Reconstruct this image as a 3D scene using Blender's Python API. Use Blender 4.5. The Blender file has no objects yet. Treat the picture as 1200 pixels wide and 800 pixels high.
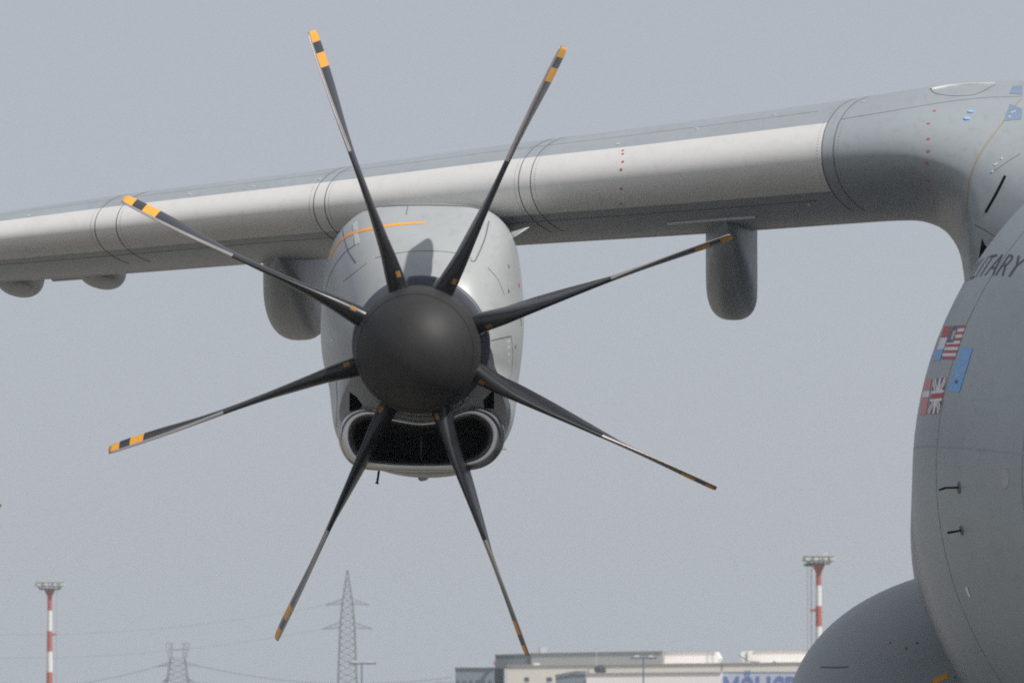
import bpy, bmesh, math, random
import numpy as np
from mathutils import Vector, Matrix, Euler
from mathutils.bvhtree import BVHTree
from mathutils.geometry import tessellate_polygon

random.seed(7)
SC = bpy.context.scene
COL = SC.collection

# ------------------------------------------------------------------ camera
FPX = 9248.0                                   # focal length in pixels of a 1200 px wide frame
CAM = Vector((3.94, -64.0, 1.75))
YAW = math.atan(460 / FPX)
PITCH = math.atan(412 / FPX)
cd = bpy.data.cameras.new('camera')
cd.sensor_width = 36.0
cd.lens = FPX * 36.0 / 1200.0
cd.clip_start = 1.0
cd.clip_end = 60000
co = bpy.data.objects.new('camera', cd)
COL.objects.link(co)
co.location = CAM
co.rotation_euler = (math.pi / 2 + PITCH, 0, YAW)
SC.camera = co
cd.dof.use_dof = True                            # focused on the propeller, far things soften slightly
cd.dof.focus_distance = 64.0
cd.dof.aperture_fstop = 13.0
RM = Euler((math.pi / 2 + PITCH, 0, YAW)).to_matrix()

# ------------------------------------------------------------------ sky, sun, exposure
SUN = Vector((0.578, -0.361, 0.731)).normalized()  # towards the sun: right of the nose, 47 degrees high
EL = math.asin(SUN.z)
AZ = math.atan2(SUN.x, SUN.y)
w = bpy.data.worlds.new('World')
SC.world = w
w.use_nodes = True
nt = w.node_tree
sky = nt.nodes.new('ShaderNodeTexSky')
sky.sky_type = 'NISHITA'
sky.sun_disc = False
sky.sun_elevation = EL
sky.sun_rotation = AZ
sky.air_density = 0.7
sky.dust_density = 1.3
mixn = nt.nodes.new('ShaderNodeMix')           # milky summer haze over the whole sky
mixn.data_type = 'RGBA'
mixn.inputs[0].default_value = 0.86
mixn.inputs[7].default_value = (4.66, 4.87, 5.42, 1)
bg = nt.nodes['Background']
nt.links.new(sky.outputs[0], mixn.inputs[6])
nt.links.new(mixn.outputs[2], bg.inputs[0])
bg.inputs[1].default_value = 0.10
ld = bpy.data.lights.new('sun', 'SUN')
ld.energy = 3.7
ld.angle = math.radians(0.6)
ld.color = (1.0, 0.955, 0.88)
lo = bpy.data.objects.new('sun', ld)
COL.objects.link(lo)
lo.rotation_euler = SUN.to_track_quat('Z', 'Y').to_euler()
lo.location = (20, -30, 40)
vs = SC.view_settings
vs.view_transform = 'Standard'
vs.look = 'None'
vs.exposure = 0.0
vs.gamma = 1.0
vs.use_curve_mapping = False
SC.cycles.use_denoising = False
SC.cycles.use_adaptive_sampling = False
SC.cycles.filter_width = 1.9                     # a soft long lens
SC.cycles.volume_bounces = 0
SC.cycles.max_bounces = 8


# ------------------------------------------------------------------ helpers
def ray(px, py):
    return RM @ Vector(((px - 600) / FPX, -(py - 400) / FPX, -1))


def at(px, py, Y):
    """world point seen at (px, py) of the 1200x800 view, at depth Y"""
    d = ray(px, py)
    return CAM + d * ((Y - CAM.y) / d.y)


MATS = {}


def mat(name, col, rough=0.5, metal=0.0, var=0.08, scale=3.0, bump=0.0, spec=0.5, streak=0.0, emit=None):
    if name in MATS:
        return MATS[name]
    m = bpy.data.materials.new(name)
    m.use_nodes = True
    t = m.node_tree
    b = t.nodes['Principled BSDF']
    b.inputs['Roughness'].default_value = rough
    b.inputs['Metallic'].default_value = metal
    b.inputs['Specular IOR Level'].default_value = spec
    tc = t.nodes.new('ShaderNodeTexCoord')
    n = t.nodes.new('ShaderNodeTexNoise')
    n.inputs['Scale'].default_value = scale
    n.inputs['Detail'].default_value = 6
    n.inputs['Roughness'].default_value = 0.62
    t.links.new(tc.outputs['Object'], n.inputs['Vector'])
    r = t.nodes.new('ShaderNodeValToRGB')
    r.color_ramp.elements[0].position = 0.30
    r.color_ramp.elements[1].position = 0.70
    r.color_ramp.elements[0].color = tuple(c * (1 - var) for c in col) + (1,)
    r.color_ramp.elements[1].color = tuple(min(1, c * (1 + var)) for c in col) + (1,)
    t.links.new(n.outputs['Fac'], r.inputs['Fac'])
    out = r.outputs['Color']
    if streak > 0:                               # fine grime run back along the airflow
        mp = t.nodes.new('ShaderNodeMapping')
        mp.inputs['Scale'].default_value = (9, 0.8, 9)
        t.links.new(tc.outputs['Object'], mp.inputs['Vector'])
        n2 = t.nodes.new('ShaderNodeTexNoise')
        n2.inputs['Scale'].default_value = 1.6
        n2.inputs['Detail'].default_value = 5
        t.links.new(mp.outputs['Vector'], n2.inputs['Vector'])
        r2 = t.nodes.new('ShaderNodeValToRGB')
        r2.color_ramp.elements[0].position = 0.52
        r2.color_ramp.elements[1].position = 0.78
        r2.color_ramp.elements[0].color = (1, 1, 1, 1)
        r2.color_ramp.elements[1].color = (1 - streak, 1 - streak * 1.04, 1 - streak * 1.1, 1)
        t.links.new(n2.outputs['Fac'], r2.inputs['Fac'])
        mx = t.nodes.new('ShaderNodeMix')
        mx.data_type = 'RGBA'
        mx.blend_type = 'MULTIPLY'
        mx.inputs[0].default_value = 1
        t.links.new(out, mx.inputs[6])
        t.links.new(r2.outputs['Color'], mx.inputs[7])
        out = mx.outputs[2]
    t.links.new(out, b.inputs['Base Color'])
    rr = t.nodes.new('ShaderNodeMapRange')
    rr.inputs['To Min'].default_value = max(0.05, rough - 0.07)
    rr.inputs['To Max'].default_value = min(1, rough + 0.07)
    t.links.new(n.outputs['Fac'], rr.inputs['Value'])
    t.links.new(rr.outputs['Result'], b.inputs['Roughness'])
    if bump > 0:
        bp = t.nodes.new('ShaderNodeBump')
        bp.inputs['Strength'].default_value = bump
        bp.inputs['Distance'].default_value = 0.02
        t.links.new(n.outputs['Fac'], bp.inputs['Height'])
        t.links.new(bp.outputs['Normal'], b.inputs['Normal'])
    if emit:
        b.inputs['Emission Color'].default_value = tuple(emit[:3]) + (1,)
        b.inputs['Emission Strength'].default_value = emit[3]
    MATS[name] = m
    return m


ORG = {}


def worg(o):
    return ORG[o] if o is not None else Vector((0, 0, 0))


def tag(o, label=None, cat=None, group=None, kind=None):
    if label: o['label'] = label
    if cat: o['category'] = cat
    if group: o['group'] = group
    if kind: o['kind'] = kind
    return o


def empty(name, loc, parent=None):
    o = bpy.data.objects.new(name, None)
    COL.objects.link(o)
    o.empty_display_size = 0.3
    o.parent = parent
    o.location = Vector(loc) - worg(parent)
    ORG[o] = Vector(loc)
    return o


def obj(name, verts, faces, mats, parent=None, smooth=True, idx=None, org=None, sharp=None):
    """one mesh object; verts are world coordinates, org its origin"""
    if org is None:
        org = sum((Vector(v) for v in verts), Vector()) / max(1, len(verts))
    org = Vector(org)
    me = bpy.data.meshes.new(name)
    me.from_pydata([tuple(Vector(v) - org) for v in verts], [], faces)
    if not isinstance(mats, (list, tuple)):
        mats = [mats]
    for m in mats:
        me.materials.append(m)
    if idx is not None:
        me.polygons.foreach_set('material_index', idx)
    if smooth:
        me.polygons.foreach_set('use_smooth', [True] * len(me.polygons))
        if sharp:
            me.set_sharp_from_angle(angle=math.radians(sharp))
    me.update()
    o = bpy.data.objects.new(name, me)
    COL.objects.link(o)
    o.parent = parent
    o.location = org - worg(parent)
    ORG[o] = org
    return o


def copy_tree(o, parent, delta):
    c = o.copy()
    COL.objects.link(c)
    c.parent = parent
    ORG[c] = ORG[o] + delta
    c.location = ORG[c] - worg(parent)
    for ch in list(o.children):
        copy_tree(ch, c, delta)
    return c


def fix_normals(o):
    bm = bmesh.new()
    bm.from_mesh(o.data)
    bmesh.ops.recalc_face_normals(bm, faces=bm.faces)
    bm.to_mesh(o.data)
    bm.free()
    return o


def loft(rings, closed=True, cap0=False, cap1=False):
    n = len(rings[0])
    V = [p for r in rings for p in r]
    F = []
    for i in range(len(rings) - 1):
        for j in range(n if closed else n - 1):
            k = (j + 1) % n
            F.append((i * n + j, i * n + k, (i + 1) * n + k, (i + 1) * n + j))
    if cap0: F.append(tuple(range(n))[::-1])
    if cap1: F.append(tuple((len(rings) - 1) * n + j for j in range(n)))
    return V, F


class MB:
    def __init__(s):
        s.v = []; s.f = []; s.m = []

    def box(s, x0, x1, y0, y1, z0, z1, m=0):
        b = len(s.v)
        s.v += [Vector(p) for p in ((x0, y0, z0), (x1, y0, z0), (x1, y1, z0), (x0, y1, z0), (x0, y0, z1), (x1, y0, z1), (x1, y1, z1), (x0, y1, z1))]
        for f in ((0, 3, 2, 1), (4, 5, 6, 7), (0, 1, 5, 4), (1, 2, 6, 5), (2, 3, 7, 6), (3, 0, 4, 7)):
            s.f.append(tuple(b + i for i in f)); s.m.append(m)
        return s

    def bar(s, p, q, r, r2=None, n=4, m=0):
        p = Vector(p); q = Vector(q); r2 = r if r2 is None else r2
        d = (q - p).normalized()
        a = d.cross(Vector((0, 0, 1)))
        if a.length < 1e-3: a = d.cross(Vector((0, 1, 0)))
        a.normalize(); c = d.cross(a)
        b = len(s.v)
        for P, R in ((p, r), (q, r2)):
            for k in range(n):
                t = 2 * math.pi * (k + 0.5) / n
                s.v.append(P + a * (math.cos(t) * R) + c * (math.sin(t) * R))
        for k in range(n):
            l = (k + 1) % n
            s.f.append((b + k, b + l, b + n + l, b + n + k)); s.m.append(m)
        s.f.append(tuple(b + k for k in range(n))[::-1]); s.m.append(m)
        s.f.append(tuple(b + n + k for k in range(n))); s.m.append(m)
        return s

    def prism(s, poly, y0, y1, m=0):
        """poly: list of (x, z); extruded along Y"""
        b = len(s.v); n = len(poly)
        for y in (y0, y1):
            s.v += [Vector((x, y, z)) for x, z in poly]
        for k in range(n):
            l = (k + 1) % n
            s.f.append((b + k, b + l, b + n + l, b + n + k)); s.m.append(m)
        s.f.append(tuple(b + k for k in range(n))[::-1]); s.m.append(m)
        s.f.append(tuple(b + n + k for k in range(n))); s.m.append(m)
        return s

    def add(s, V, F, m=0):
        b = len(s.v)
        s.v += [Vector(v) for v in V]
        for f in F:
            s.f.append(tuple(b + i for i in f)); s.m.append(m)
        return s

    def build(s, name, mats, parent=None, smooth=False, org=None, sharp=None):
        o = obj(name, s.v, s.f, mats, parent, smooth, s.m, org, sharp)
        return fix_normals(o)


class Surf:
    """ray-castable skin of a built mesh"""
    def __init__(s, V, F):
        s.t = BVHTree.FromPolygons([tuple(v) for v in V], F)

    def hit(s, px, py):
        d = ray(px, py).normalized()
        p, n, i, t = s.t.ray_cast(CAM, d)
        if p is None:
            return None
        if n.dot(d) > 0: n = -n
        return p, n


def spline(pts, n=8, closed=False):
    P = [Vector((p[0], p[1], 0)) for p in pts]
    out = []
    m = len(P)
    for i in range(m if closed else m - 1):
        a = P[(i - 1) % m] if closed or i > 0 else P[i] * 2 - P[i + 1]
        b = P[i]; c = P[(i + 1) % m]
        d = P[(i + 2) % m] if closed or i + 2 < m else c * 2 - b
        for k in range(n):
            t = k / n
            q = 0.5 * ((2 * b) + (c - a) * t + (2 * a - 5 * b + 4 * c - d) * t * t + (3 * b - a - 3 * c + d) * t ** 3)
            out.append((q.x, q.y))
    if not closed: out.append((P[-1].x, P[-1].y))
    return out


def strip_on(surf, pts, width, lift, name, m, parent, n=6):
    """a thin strip laid on a skin along a line; closed edges so it has depth"""
    pr = []
    for p in spline(pts, n):
        h = surf.hit(*p)
        if h: pr.append(h)
    if len(pr) < 2: return None
    V = []; F = []
    for i, (p, nn) in enumerate(pr):
        a = pr[max(0, i - 1)][0]; b = pr[min(len(pr) - 1, i + 1)][0]
        tg = (b - a).normalized()
        sd = nn.cross(tg).normalized() * width / 2
        V += [p - sd - nn * 0.004, p - sd + nn * lift, p + sd + nn * lift, p + sd - nn * 0.004]
    for i in range(len(pr) - 1):
        for j in range(3):
            F.append((i * 4 + j, i * 4 + j + 1, i * 4 + 5 + j, i * 4 + 4 + j))
    return fix_normals(obj(name, V, F, m, parent, False))


def disc_on(surf, px, py, r, lift, name, m, parent, n=10, sx=1.0):
    h = surf.hit(px, py)
    if not h: return None
    p, nn = h
    a = nn.cross(Vector((0, 0, 1))).normalized(); b = nn.cross(a)
    V = []
    for l in (-0.003, lift):
        V += [p + nn * l + a * (math.cos(2 * math.pi * k / n) * r * sx) + b * (math.sin(2 * math.pi * k / n) * r) for k in range(n)]
    F = [(k, (k + 1) % n, n + (k + 1) % n, n + k) for k in range(n)] + [tuple(range(n, 2 * n)), tuple(range(n))[::-1]]
    return fix_normals(obj(name, V, F, m, parent, False))


def patch_on(surf, quad, nu, nv, lift, name, mats, parent, cell):
    """decal: quad = corners (tl, tr, br, bl) in the view, laid on the skin; cell(u,v)->material index"""
    V = []; F = []; I = []
    for j in range(nv + 1):
        v = j / nv
        for i in range(nu + 1):
            u = i / nu
            x = (quad[0][0] * (1 - u) + quad[1][0] * u) * (1 - v) + (quad[3][0] * (1 - u) + quad[2][0] * u) * v
            y = (quad[0][1] * (1 - u) + quad[1][1] * u) * (1 - v) + (quad[3][1] * (1 - u) + quad[2][1] * u) * v
            h = surf.hit(x, y)
            V.append(h[0] + h[1] * lift if h else None)
    for j in range(nv):
        for i in range(nu):
            q = (j * (nu + 1) + i, j * (nu + 1) + i + 1, (j + 1) * (nu + 1) + i + 1, (j + 1) * (nu + 1) + i)
            if all(V[k] is not None for k in q):
                pts = [V[k] for k in q]
                if max((pts[a] - pts[b]).length for a in range(4) for b in range(4)) > 1.2: continue
                F.append(q); I.append(cell((i + .5) / nu, (j + .5) / nv))
    V = [v if v is not None else Vector((0, 0, 0)) for v in V]
    used = sorted({k for f in F for k in f}); mp = {k: i for i, k in enumerate(used)}
    return obj(name, [V[k] for k in used], [tuple(mp[k] for k in f) for f in F], mats, parent, True, I)


# ------------------------------------------------------------------ materials
M_grey = mat('aircraft_grey_paint', (0.305, 0.347, 0.37), 0.42, var=0.05, scale=1.6, streak=0.10, bump=0.03, spec=0.45)
M_wing = mat('wing_grey_paint', (0.315, 0.348, 0.370), 0.38, var=0.05, scale=1.5, streak=0.12, spec=0.45)
M_nac = mat('nacelle_grey_paint', (0.385, 0.408, 0.412), 0.36, var=0.05, scale=2.0, streak=0.10, spec=0.5)
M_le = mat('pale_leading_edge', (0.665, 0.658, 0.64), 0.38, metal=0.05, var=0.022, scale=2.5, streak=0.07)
M_lip = mat('intake_lip_metal', (0.62, 0.615, 0.61), 0.25, metal=0.85, var=0.08, scale=4)
M_blade = mat('blade_black', (0.018, 0.020, 0.024), 0.36, var=0.25, scale=5, spec=0.5)
M_bladele = mat('blade_edge_guard', (0.40, 0.37, 0.36), 0.38, metal=0.55, var=0.12, scale=9)
M_orange = mat('orange_band', (0.85, 0.38, 0.035), 0.5, var=0.08, scale=9)
M_spin = mat('spinner_black', (0.029, 0.029, 0.030), 0.58, var=0.10, scale=9, streak=0.12, spec=0.35)
M_ring = mat('ring_slate', (0.085, 0.10, 0.125), 0.5, var=0.12, scale=6)
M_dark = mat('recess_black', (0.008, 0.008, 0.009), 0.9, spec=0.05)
M_seam = mat('seam_sealant', (0.13, 0.135, 0.14), 0.7)
M_seaml = mat('pale_seam', (0.17, 0.18, 0.185), 0.7)
M_white = mat('white_mark', (0.75, 0.75, 0.74), 0.5)
M_red = mat('red_mark', (0.44, 0.10, 0.08), 0.5)
M_yel = mat('ochre_seam', (0.30, 0.265, 0.18), 0.6)
M_blue = mat('blue_tape', (0.19, 0.25, 0.36), 0.5)
M_fblue = mat('flag_sky_blue', (0.16, 0.38, 0.72), 0.5, var=0.1, scale=20)
M_fnavy = mat('flag_navy', (0.06, 0.07, 0.16), 0.5)
M_fred = mat('flag_red', (0.42, 0.05, 0.06), 0.5)
M_fpink = mat('flag_faded_red', (0.55, 0.22, 0.23), 0.5)
M_fpale = mat('flag_pale', (0.66, 0.68, 0.72), 0.5)
M_fyel = mat('flag_yellow', (0.42, 0.42, 0.28), 0.5)
M_letter = mat('lettering_charcoal', (0.035, 0.037, 0.042), 0.5)
M_glasslens = mat('lens_blue', (0.35, 0.62, 0.95), 0.1, metal=0.3)
M_tyre = mat('tyre_rubber', (0.02, 0.02, 0.02), 0.8)
M_steel = mat('strut_steel', (0.5, 0.5, 0.5), 0.4, metal=0.7)

# ------------------------------------------------------------------ ground
def ground():
    m = mat('apron_and_grass', (0.20, 0.19, 0.155), 0.85, var=0.18, scale=0.02, bump=0.1)
    V = []; F = []
    n = 48
    xs = np.linspace(-14000, 14000, n); ys = np.linspace(-3000, 25000, n)
    for y in ys:
        for x in xs: V.append(Vector((x, y, 0)))
    for j in range(n - 1):
        for i in range(n - 1):
            F.append((j * n + i, j * n + i + 1, (j + 1) * n + i + 1, (j + 1) * n + i))
    tag(obj('ground', V, F, m, None, False, org=(0, 0, 0)), kind='structure')
    mc = mat('apron_concrete', (0.24, 0.226, 0.20), 0.8, var=0.1, scale=0.4, bump=0.1)
    b = MB()
    b.v = [Vector(p) for p in ((-250, -200, 0.004), (250, -200, 0.004), (250, 260, 0.004), (-250, 260, 0.004))]
    b.f = [(0, 1, 2, 3)]; b.m = [0]
    tag(b.build('apron', mc, None, org=(0, 0, 0.004)), kind='structure')
ground()

# ------------------------------------------------------------------ aircraft
FX, FZ = at(1521, 557, -6.0).x, at(1521, 557, -6.0).z     # fuselage axis
FR = 2.82
AC = empty('transport_aircraft', (FX, 0, 0))
tag(AC, 'grey four-engined military transport aircraft with black eight-bladed propeller, filling the picture', 'aircraft')


def fus_prof(Y):
    """radius, centre z"""
    if Y < -6:
        u = (-6 - Y) / 7.0
        r = FR * max(0.0, 1 - u ** 2.0)
        return r, FZ - 0.35 * u ** 2
    if Y > 15:
        u = min(1, (Y - 15) / 15.0)
        return FR * (1 - 0.80 * u ** 1.5), FZ + 1.9 * u ** 1.4
    return FR, FZ


def fus_pt(Y, phi, off=0.0):
    r, z = fus_prof(Y)
    return Vector((FX + (r + off) * math.cos(phi), Y, z + (r + off) * math.sin(phi)))


def build_fuselage():
    ys = [-12.93, -12.7, -12.3] + list(np.arange(-12, -5.9, 0.25)) + list(np.arange(-5, 15.1, 1.0)) + list(np.arange(16, 30.5, 1.0))
    N = 120
    rings = [[fus_pt(Y, 2 * math.pi * k / N) for k in range(N)] for Y in ys]
    V, F = loft(rings, True, True, True)
    o = fix_normals(obj('fuselage', V, F, M_grey, AC, True, org=(FX, 0, FZ)))
    return o, Surf(V, F)
FUS, SF = build_fuselage()

def fuselage_seams():
    ms = mat('lap_joint', (0.282, 0.322, 0.344), 0.5)
    for Y in (-7.7, -9.6):
        V = []; F = []
        ph = np.radians(np.linspace(95, 265, 90))
        for a in ph: V += [fus_pt(Y - 0.010, a, 0.0012), fus_pt(Y + 0.010, a, 0.0012)]
        for j in range(len(ph) - 1): F.append((2 * j, 2 * j + 1, 2 * j + 3, 2 * j + 2))
        fix_normals(obj('lap_joint', V, F, ms, FUS, True))
    for dg in (176, 232):
        V = []; F = []
        ys = np.linspace(-11.0, -5.0, 60)
        for Y in ys: V += [fus_pt(Y, math.radians(dg) - 0.0016, 0.0016), fus_pt(Y, math.radians(dg) + 0.0016, 0.0016)]
        for j in range(len(ys) - 1): F.append((2 * j, 2 * j + 1, 2 * j + 3, 2 * j + 2))
        fix_normals(obj('lap_joint', V, F, ms, FUS, True))
fuselage_seams()

# --- wing -----------------------------------------------------------
def gsmooth(xs, ys, s, grid):
    d = np.interp(grid, xs, ys)
    st = grid[1] - grid[0]
    k = np.arange(-int(3 * s / st), int(3 * s / st) + 1) * st
    g = np.exp(-0.5 * (k / s) ** 2); g /= g.sum()
    pad = len(k) // 2
    lo_ = d[0] - (d[1] - d[0]) * np.arange(pad, 0, -1)
    hi_ = d[-1] + (d[-1] - d[-2]) * np.arange(1, pad + 1)
    return np.convolve(np.concatenate([lo_, d, hi_]), g, 'valid')


GR = np.arange(-1000, 1601, 1.0)
TOP = gsmooth([-1000, 0, 141, 430, 592, 733, 867, 940, 1011, 1092, 1131, 1198, 1600], [392, 252, 231, 195, 172, 155, 137, 127, 117, 103, 98, 96, 96], 28, GR)
BOT = gsmooth([-1000, 0, 145, 310, 600, 830, 1000, 1600], [390, 327, 317, 304, 284, 270, 258, 215], 40, GR)
DROP = gsmooth([-1000, 1040, 1070, 1085, 1100, 1110, 1118, 1125, 1129, 1132, 1136, 1145, 1200, 1600],
               [0, 0, 1, 4, 11, 19, 30, 44, 60, 90, 150, 220, 240, 300], 2.0, GR)


MIDDROP = gsmooth([-1000, 980, 1060, 1130, 1200, 1300, 1600], [0, 0, 6, 34, 78, 130, 130], 22, GR)


def le_y(X): return 2.6 - 0.27 * X
def chord(X): return 5.3 + 0.15 * X


tab = []
for i in range(0, len(GR), 2):
    px = GR[i]; X = 0.0
    for _ in range(4):
        X = at(px, 250, le_y(X) + 0.30 * chord(X)).x
    yc = le_y(X) + 0.30 * chord(X); yt = le_y(X) + chord(X)
    zt = at(px, TOP[i], yc).z; zb = at(px, BOT[i] + DROP[i], yc).z
    ze = at(px, BOT[i] - 3, yt).z
    zm = at(px, 0.5 * (TOP[i] + BOT[i]) + MIDDROP[i], yc).z
    tab.append((X, zt, zb, ze, zm))
tab = np.array(tab)


def wing_par(X):
    return (np.interp(X, tab[:, 0], tab[:, 1]), np.interp(X, tab[:, 0], tab[:, 2]), np.interp(X, tab[:, 0], tab[:, 3]))


def hprof(x):
    return 2 * 5 * (0.2969 * math.sqrt(x) - 0.126 * x - 0.3516 * x * x + 0.2843 * x ** 3 - 0.1036 * x ** 4) * 1.0


def wing_pt0(X, wv):
    zt, zb, ze = wing_par(X)
    x = wv * wv
    zm = np.interp(X, tab[:, 0], tab[:, 4])
    if x < 0.3: c = zm - 0.05 * (zt - zm) * ((0.3 - x) / 0.3) ** 2
    else: c = zm + (ze - zm) * ((x - 0.3) / 0.7) ** 2
    z = c + ((zt - zm) if wv > 0 else (zb - zm)) * hprof(x)
    return Vector((X, le_y(X) + x * chord(X), z))


def rib_pt(X, wv, off=0.0):
    """ribs stand square to the swept leading edge"""
    x = wv * wv
    return wing_pt(X + 0.25 * x * chord(X), wv, off)


def wing_pt(X, wv, off=0.0):
    p = wing_pt0(X, wv)
    if off == 0: return p
    a = wing_pt0(X + 0.02, wv) - wing_pt0(X - 0.02, wv)
    b = wing_pt0(X, min(1, wv + 0.01)) - wing_pt0(X, max(-1, wv - 0.01))
    n = a.cross(b).normalized()
    if n.dot(p - Vector((X, le_y(X) + 0.3 * chord(X), sum(wing_par(X)[:2]) / 2))) < 0: n = -n
    return p + n * off


def xpx(px, py=230):
    """X of the leading edge seen at a column of the view"""
    X = 0
    for _ in range(4): X = at(px, py, le_y(X) + 0.05).x
    return X


def build_wing():
    xs = list(np.arange(-15, 3.2, 0.3)) + list(np.arange(3.2, 4.2, 0.06)) + list(np.arange(4.2, 4.6, 0.015)) + list(np.arange(4.6, 7.0, 0.1))
    ws = list(np.sign(np.linspace(-1, 1, 81)) * np.abs(np.linspace(-1, 1, 81)) ** 1.15)
    rings = [[wing_pt(X, wv) for wv in ws[:-1]] for X in xs]
    V, F = loft(rings, True, True, True)
    o = fix_normals(obj('wing', V, F, M_wing, AC, True, org=wing_pt(0, 0), sharp=50))
    return o, Surf(V, F)
WING, SW = build_wing()

WU, WL = 0.185, -0.235
PB = [-420, 112, 137, 368, 381, 608, 622, 963]
def leading_edges():
    for a, b in zip(PB[:-1], PB[1:]):
        xa, xb = xpx(a) + 0.005, xpx(b) - 0.005
        nx = max(2, int((xb - xa) / 0.2)); nw = 28
        V = []; F = []
        xs = np.linspace(xa, xb, nx + 1); ws = np.linspace(WL, WU, nw + 1)
        for i, X in enumerate(xs):
            for j, wv in enumerate(ws):
                edge = i in (0, nx) or j in (0, nw)
                V.append(rib_pt(X, wv, 0.004))
        m = nw + 1
        for i in range(nx):
            for j in range(nw):
                F.append((i * m + j, i * m + j + 1, (i + 1) * m + j + 1, (i + 1) * m + j))
        # skirt
        loop = [j for j in range(m)] + [i * m + nw for i in range(1, nx + 1)] + [nx * m + j for j in range(nw - 1, -1, -1)] + [i * m for i in range(nx - 1, 0, -1)]
        b0 = len(V)
        prm = {i * m + j: (xs[i], ws[j]) for i in range(nx + 1) for j in range(m)}
        for k in loop: V.append(rib_pt(prm[k][0], prm[k][1], -0.004))
        for q in range(len(loop)):
            r_ = (q + 1) % len(loop)
            F.append((loop[q], loop[r_], b0 + r_, b0 + q))
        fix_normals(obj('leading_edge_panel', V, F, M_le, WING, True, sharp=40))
    # sealant lines at every rib joint
    for px in PB[1:] + [977]:
        X = xpx(px)
        V = []; F = []
        wd = 0.0048
        ws = np.linspace(-0.42, 0.50, 60)
        for wv in ws:
            lift = 0.0022 if WL < wv < WU and px != 977 else 0.0015
            for s in (-wd, wd): V.append(rib_pt(X + s, wv, lift))
        for j in range(len(ws) - 1): F.append((2 * j, 2 * j + 1, 2 * j + 3, 2 * j + 2))
        fix_normals(obj('rib_seam', V, F, mat('rib_sealant', (0.16, 0.165, 0.17), 0.7), WING, True))
    # rivet rows beside the joints
    b = MB()
    for px in PB[1:] + [977]:
        for s in ((-0.035,) if px in (112, 368, 608, 963) else (0.035,)):
            X = xpx(px) + s
            for wv in np.linspace(-0.30, 0.42, 40):
                p = rib_pt(X, wv, 0.0046 if (WL < wv < WU and px < 970) else 0.0012); e = 0.0036
                q = rib_pt(X, wv + 0.004, 0.0046 if (WL < wv < WU and px < 970) else 0.0012)
                d = (q - p).normalized() * e; s_ = Vector((e, 0, 0))
                b.add([p - d - s_, p + s_ - d, p + s_ + d, p + d - s_], [(0, 1, 2, 3)])
    tag(b.build('rivets', M_seaml, WING), kind='stuff')
leading_edges()

def wing_details():
    # span-wise skin joints
    for wv, wd, mm in ((0.30, 0.006, M_seaml), (-0.30, 0.010, M_seam), (-0.62, 0.012, M_seam)):
        V = []; F = []
        xs = np.linspace(-12, xpx(958), 80)
        for X in xs:
            V += [wing_pt(X, wv - wd / 6, 0.0015), wing_pt(X, wv + wd / 6, 0.0015)]
        for j in range(len(xs) - 1): F.append((2 * j, 2 * j + 1, 2 * j + 3, 2 * j + 2))
        fix_normals(obj('skin_seam', V, F, mm, WING, True))
    for py in (177, 181, 190, 199, 221, 238):
        disc_on(SW, 728 + (2 if py < 195 else 0), py, 0.012, 0.006, 'red_dot', M_red, WING)
    for px, py in ((1095, 130), (1088, 145), (1088, 163), (1088, 177), (1086, 191), (1088, 212), (1089, 223)):
        disc_on(SW, px, py, 0.012, 0.003, 'red_dot', M_red, WING, sx=1.4)
    strip_on(SW, [(783, 262), (830, 258), (886, 254)], 0.06, 0.012, 'lower_skin_strip', M_fpale, WING)
    disc_on(SW, 948, 240, 0.016, 0.004, 'fuel_drain', M_white, WING)
    disc_on(SW, 605 + 77, 271, 0.02, 0.004, 'fuel_drain', M_fpale, WING)
    for px, py in ((222, 228), (297, 219), (374, 210), (724, 169), (816, 151), (907, 135), (1011, 119.6), (33, 253)):
        disc_on(SW, px, py, 0.009, 0.006, 'white_fastener', M_fpale, WING, sx=2.2)
    # root fillet seam, dotted skin joint, over-wing panel
    strip_on(SW, [(1197, 116), (1188, 126), (1172, 148), (1154, 172), (1142, 195), (1135, 222), (1132, 258)], 0.016, 0.002, 'root_fillet_seam', M_yel, WING)
    strip_on(SW, [(985, 140), (1040, 131), (1100, 121), (1150, 115), (1198, 113)], 0.008, 0.0015, 'skin_seam', M_seam, WING)
    strip_on(SW, [(1091, 105), (1110, 101.5), (1131, 99.5), (1166, 98.5)], 0.035, 0.012, 'upper_access_panel', M_white, WING)
    strip_on(SW, [(1091, 105), (1095, 109), (1106, 111.5), (1125, 112.5), (1145, 110), (1166, 99.5)], 0.010, 0.002, 'panel_outline', M_seam, WING)
    strip_on(SW, [(1178, 206), (1168, 226), (1155, 249)], 0.022, 0.003, 'vent_slit', M_dark, WING)
    for px, py in ((1138, 131.5), (1133.5, 139.5)):
        disc_on(SW, px, py, 0.019, 0.012, 'wing_inspection_light', M_glasslens, WING, sx=1.5)
    patch_on(SW, ((1184, 122), (1198, 128), (1197, 140), (1176, 142)), 4, 3, 0.003, 'blue_patch', [M_blue], WING, lambda u, v: 0)
    patch_on(SW, ((1187, 101), (1198, 101), (1198, 111), (1183, 110)), 4, 3, 0.003, 'blue_patch', [M_blue], WING, lambda u, v: 0)
    for px, py in ((1186, 132), (1183, 137), (1189, 131), (1174, 186), (1168, 192), (1166, 193), (1163, 201)):
        disc_on(SW, px, py, 0.008, 0.005, 'white_fastener', M_fpale, WING)
wing_details()

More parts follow.
